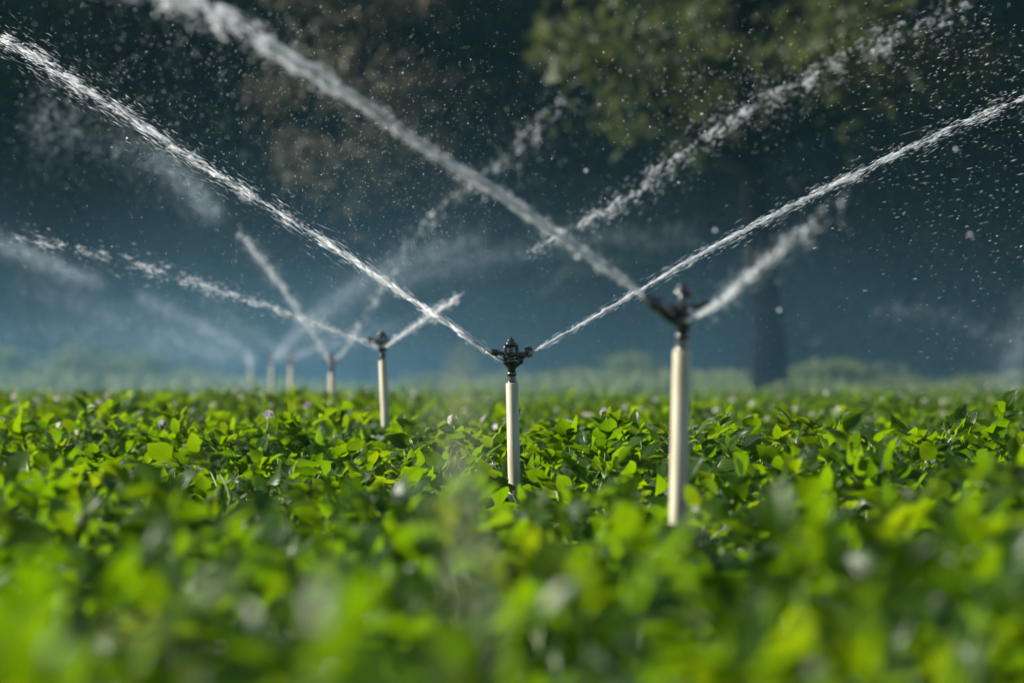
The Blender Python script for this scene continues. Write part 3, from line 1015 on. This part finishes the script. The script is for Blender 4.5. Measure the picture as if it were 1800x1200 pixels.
# shrubs on the verge
SH = [tree_meshes(80 + s, 1.5, 0.75, 0.12, 0.055, 3200, M_SHRUB, 0.03, 40, csize=0.3) for s in range(4)]
for px, D, w, h, lab in (
        (15, 88, 1.1, 0.85, 'pale olive shrub at the left edge beyond the field'),
        (75, 92, 1.0, 0.65, 'low dull shrub beside the tallest left-hand bush'),
        (140, 86, 1.1, 0.95, 'tallest pale bush in the group on the left'),
        (192, 88, 0.8, 0.85, 'small upright bush right of the tallest left-hand bush'),
        (252, 90, 1.0, 0.78, 'rounded grey-green bush half lost in the mist'),
        (330, 92, 1.1, 0.6, 'low bush behind the mist left of the far pipes'),
        (745, 90, 1.3, 0.55, 'low bush behind the gap right of the third sprinkler'),
        (905, 92, 1.2, 0.62, 'low bush behind the middle sprinkler'),
        (1010, 90, 1.2, 0.55, 'low weedy bush right of the middle sprinkler'),
        (1105, 88, 1.0, 0.72, 'bush just left of the nearest pipe'),
        (1270, 90, 1.1, 0.5, 'low bush just right of the nearest pipe'),
        (1375, 77, 0.9, 0.80, 'green bush at the foot of the dark trunk'),
        (1462, 86, 1.4, 0.78, 'broad domed bush right of the dark trunk'),
        (1585, 89, 1.0, 0.6, 'small bush right of the domed bush'),
        (1700, 88, 1.2, 0.62, 'olive bush near the right edge'),
        (1790, 90, 1.2, 0.6, 'low bush behind the plume at the right edge')):
    k = rs.randint(4)
    t = place('shrub', lab, 'shrub', P(px, 600, D)[0], D, SH[k], rs.uniform(0, 6.28), 1.0, 'shrubs along the far edge of the field')
    w *= 0.62 if px != 1462 else 1.0
    t.scale = (w, w, h * 0.53)
# rough grass on the verge
rs = RS(33)
n = 42000
gx_ = rs.uniform(-18, 18, n)
gy_ = 77.5 + 36 * rs.rand(n) ** 2.2
hh = rs.uniform(0.12, 0.42, n)
az = rs.uniform(0, 6.28, n)
b0 = np.stack([gx_, gy_, ground_z(gx_, gy_) - 0.02], -1)
sd = np.stack([np.cos(az), np.sin(az), np.zeros(n)], -1) * 0.035
tip = b0 + np.stack([rs.normal(size=n) * 0.12, rs.normal(size=n) * 0.12, hh], -1)
V = np.stack([b0 - sd, b0 + sd, tip + sd * 0.3, tip - sd * 0.3], 1).reshape(-1, 3)
o = obj('grass', mesh('grass', V, np.arange(n * 4).reshape(-1, 4), M_SHRUB, tone=np.repeat(rs.rand(n), 4)))
o['kind'] = 'stuff'


# ------------------------------------------------------------------ weeds close to the camera
def grass_stalk(px, D, ytop, ybot, label, seed):
    rs = RS(seed)
    t = P(px, ytop, D)
    b = P(px + 8, ybot, D)
    b[2] = float(ground_z(b[0], b[1]))
    root = thing('grass_stalk', label, 'grass', tuple(b))
    m = MB()
    f = np.linspace(0, 1, 8)
    path = b + (t - b) * f[:, None] + np.stack([0.008 * np.sin(f * 3), 0 * f, 0 * f], -1)
    m.tube(path - b, np.linspace(0.0016, 0.0006, 8), 6)
    obj('stem', m.me('stem', M_DRY), root)
    O, Dr = [], []
    for k in range(170):
        q = 1 - rs.rand() ** 1.1 * 0.42
        c = np.array([np.interp(q, f, path[:, i]) for i in range(3)]) - b
        w = 0.014 * math.sin(math.pi * min(1, (1 - q) / 0.42 * 0.9 + 0.1)) + 0.002
        o2 = np.array((rs.normal(), rs.normal(), rs.normal() * 0.4)) * w
        O.append(c + o2)
        Dr.append(unit(o2) * 0.5 + np.array((0, 0, 1.0)))
    V, Q, U, T = lay_leaves(O, Dr, rs.normal(size=(len(O), 3)), rs.uniform(0.006, 0.011, len(O)), rs.rand(len(O)), 4, rs)
    obj('seed_head', mesh('seed_head', V, Q, M_SEED, U, T), root)


grass_stalk(805, 4.3, 640, 1000, 'pale out-of-focus grass stalk with seed head standing left of the middle pipe', 5)


def blade(ptsP, w, label, seed):
    q = catmull(np.array([P(*p) for p in ptsP]), 24)
    e = np.linspace(0, 1, 24)
    side = np.array((0.15, 0.75, 0.6))
    ww = w * np.clip(np.sin(math.pi * (e * 0.9 + 0.08)), 0.05, 1)[:, None]
    o = q[0]
    V = np.stack([q - side * ww, q - np.array((0, 0, 0.0012)), q + side * ww], 1) - o
    Q = []
    for i in range(23):
        for s in (0, 1):
            Q.append((i * 3 + s, i * 3 + s + 1, i * 3 + s + 4, i * 3 + s + 3))
    thing('bent_grass', label, 'grass', tuple(o), me=mesh('bent_grass', V.reshape(-1, 3), np.array(Q), M_DRY, tone=np.full(72, 0.6)))


blade([(140, 1330, 3.3), (150, 1200, 3.3), (190, 1118, 3.3), (250, 1106, 3.3), (310, 1125, 3.3), (350, 1170, 3.3)], 0.0028, 'bent pale grass blade arching over the leaves at the lower left', 1)
blade([(120, 1330, 3.4), (140, 1200, 3.4), (158, 1120, 3.4), (178, 1068, 3.4)], 0.002, 'upright thin grass blade beside the bent one at the lower left', 2)

# ------------------------------------------------------------------ air
m = MB()
V = np.array([(x, y, z) for z in (-1.2, 27.0) for y in (-320, 720) for x in (-520, 520)], float)
Q = [(0, 2, 3, 1), (4, 5, 7, 6), (0, 1, 5, 4), (1, 3, 7, 5), (3, 2, 6, 7), (2, 0, 4, 6)]
hm, nt, out = new_mat('haze_air')
pv = N(nt, 'ShaderNodeVolumePrincipled')
pv.inputs['Color'].default_value = (0.30, 0.72, 0.86, 1)
pv.inputs['Density'].default_value = 0.00022
pv.inputs['Anisotropy'].default_value = 0.0
nt.links.new(pv.outputs[0], out.inputs['Volume'])
hz = obj('haze', mesh('haze', V, Q, hm, smooth=False))
hz['kind'] = 'stuff'

# drifting spray over the far part of the field, thinning upwards
V = np.array([(x, y, z) for z in (0.05, 7.0) for y in (46, 112) for x in (-30, 30)], float)
mm, nt, out = new_mat('spray_mist')
tc = N(nt, 'ShaderNodeTexCoord')
sp = N(nt, 'ShaderNodeSeparateXYZ')
nt.links.new(tc.outputs['Object'], sp.inputs[0])
zf = N(nt, 'ShaderNodeMapRange', interpolation_type='SMOOTHSTEP')
zf.inputs['From Min'].default_value = 4.6
zf.inputs['From Max'].default_value = 0.2
nt.links.new(sp.outputs['Z'], zf.inputs['Value'])
xf = N(nt, 'ShaderNodeMapRange', interpolation_type='SMOOTHSTEP')
xf.inputs['From Min'].default_value = 4.0
xf.inputs['From Max'].default_value = -4.0
xf.inputs['To Min'].default_value = 0.36
nt.links.new(sp.outputs['X'], xf.inputs['Value'])
no = N(nt, 'ShaderNodeTexNoise', i_Scale=0.35, i_Detail=2.0)
nt.links.new(tc.outputs['Object'], no.inputs['Vector'])
nf = N(nt, 'ShaderNodeMapRange')
nf.inputs['From Min'].default_value = 0.35
nf.inputs['From Max'].default_value = 0.7
nt.links.new(no.outputs['Fac'], nf.inputs['Value'])
pz = N(nt, 'ShaderNodeMath', operation='POWER')
nt.links.new(zf.outputs[0], pz.inputs[0])
pz.inputs[1].default_value = 1.7
prev = pz.outputs[0]
for q in (xf.outputs[0], nf.outputs[0]):
    mu = N(nt, 'ShaderNodeMath', operation='MULTIPLY')
    nt.links.new(prev, mu.inputs[0])
    nt.links.new(q, mu.inputs[1])
    prev = mu.outputs[0]
mu = N(nt, 'ShaderNodeMath', operation='MULTIPLY')
nt.links.new(prev, mu.inputs[0])
mu.inputs[1].default_value = 0.0130
pv = N(nt, 'ShaderNodeVolumePrincipled')
pv.inputs['Color'].default_value = (0.33, 0.72, 1.0, 1)
nt.links.new(mu.outputs[0], pv.inputs['Density'])
nt.links.new(pv.outputs[0], out.inputs['Volume'])
o = obj('spray_mist', mesh('spray_mist', V, Q, mm, smooth=False))
o['kind'] = 'stuff'

# ------------------------------------------------------------------ light
SUN_EL, SUN_AZ = rad(30), rad(-84)       # azimuth measured from the view axis (+Y) to the right
sd = Vector((math.sin(SUN_AZ) * math.cos(SUN_EL), math.cos(SUN_AZ) * math.cos(SUN_EL), math.sin(SUN_EL)))
ld = bpy.data.lights.new('sun', 'SUN')
ld.energy = 5.0
ld.angle = rad(0.5)
ld.color = (1.0, 0.95, 0.86)
lo = bpy.data.objects.new('sun', ld)
COL.objects.link(lo)
lo.rotation_euler = sd.to_track_quat('Z', 'Y').to_euler()
lo.location = (-30, 10, 40)

w = bpy.data.worlds.new('World')
scene.world = w
w.use_nodes = True
nt = w.node_tree
bg = nt.nodes['Background']
sky = nt.nodes.new('ShaderNodeTexSky')
sky.sky_type = 'NISHITA'
sky.sun_disc = False
sky.sun_elevation = SUN_EL
sky.sun_rotation = SUN_AZ
sky.altitude = 200
sky.air_density = 1.0
sky.dust_density = 0.6
sky.ozone_density = 1.2
nt.links.new(sky.outputs[0], bg.inputs['Color'])
bg.inputs['Strength'].default_value = 0.052

scene.view_settings.view_transform = 'Standard'
scene.view_settings.look = 'None'
scene.view_settings.exposure = 1.0
scene.view_settings.gamma = 1.0
scene.render.film_transparent = False
cy = scene.cycles
cy.max_bounces = 8
cy.diffuse_bounces = 5
cy.glossy_bounces = 2
cy.transmission_bounces = 4
cy.transparent_max_bounces = 72
cy.volume_bounces = 0
cy.use_denoising = True
cy.denoiser = 'OPENIMAGEDENOISE'
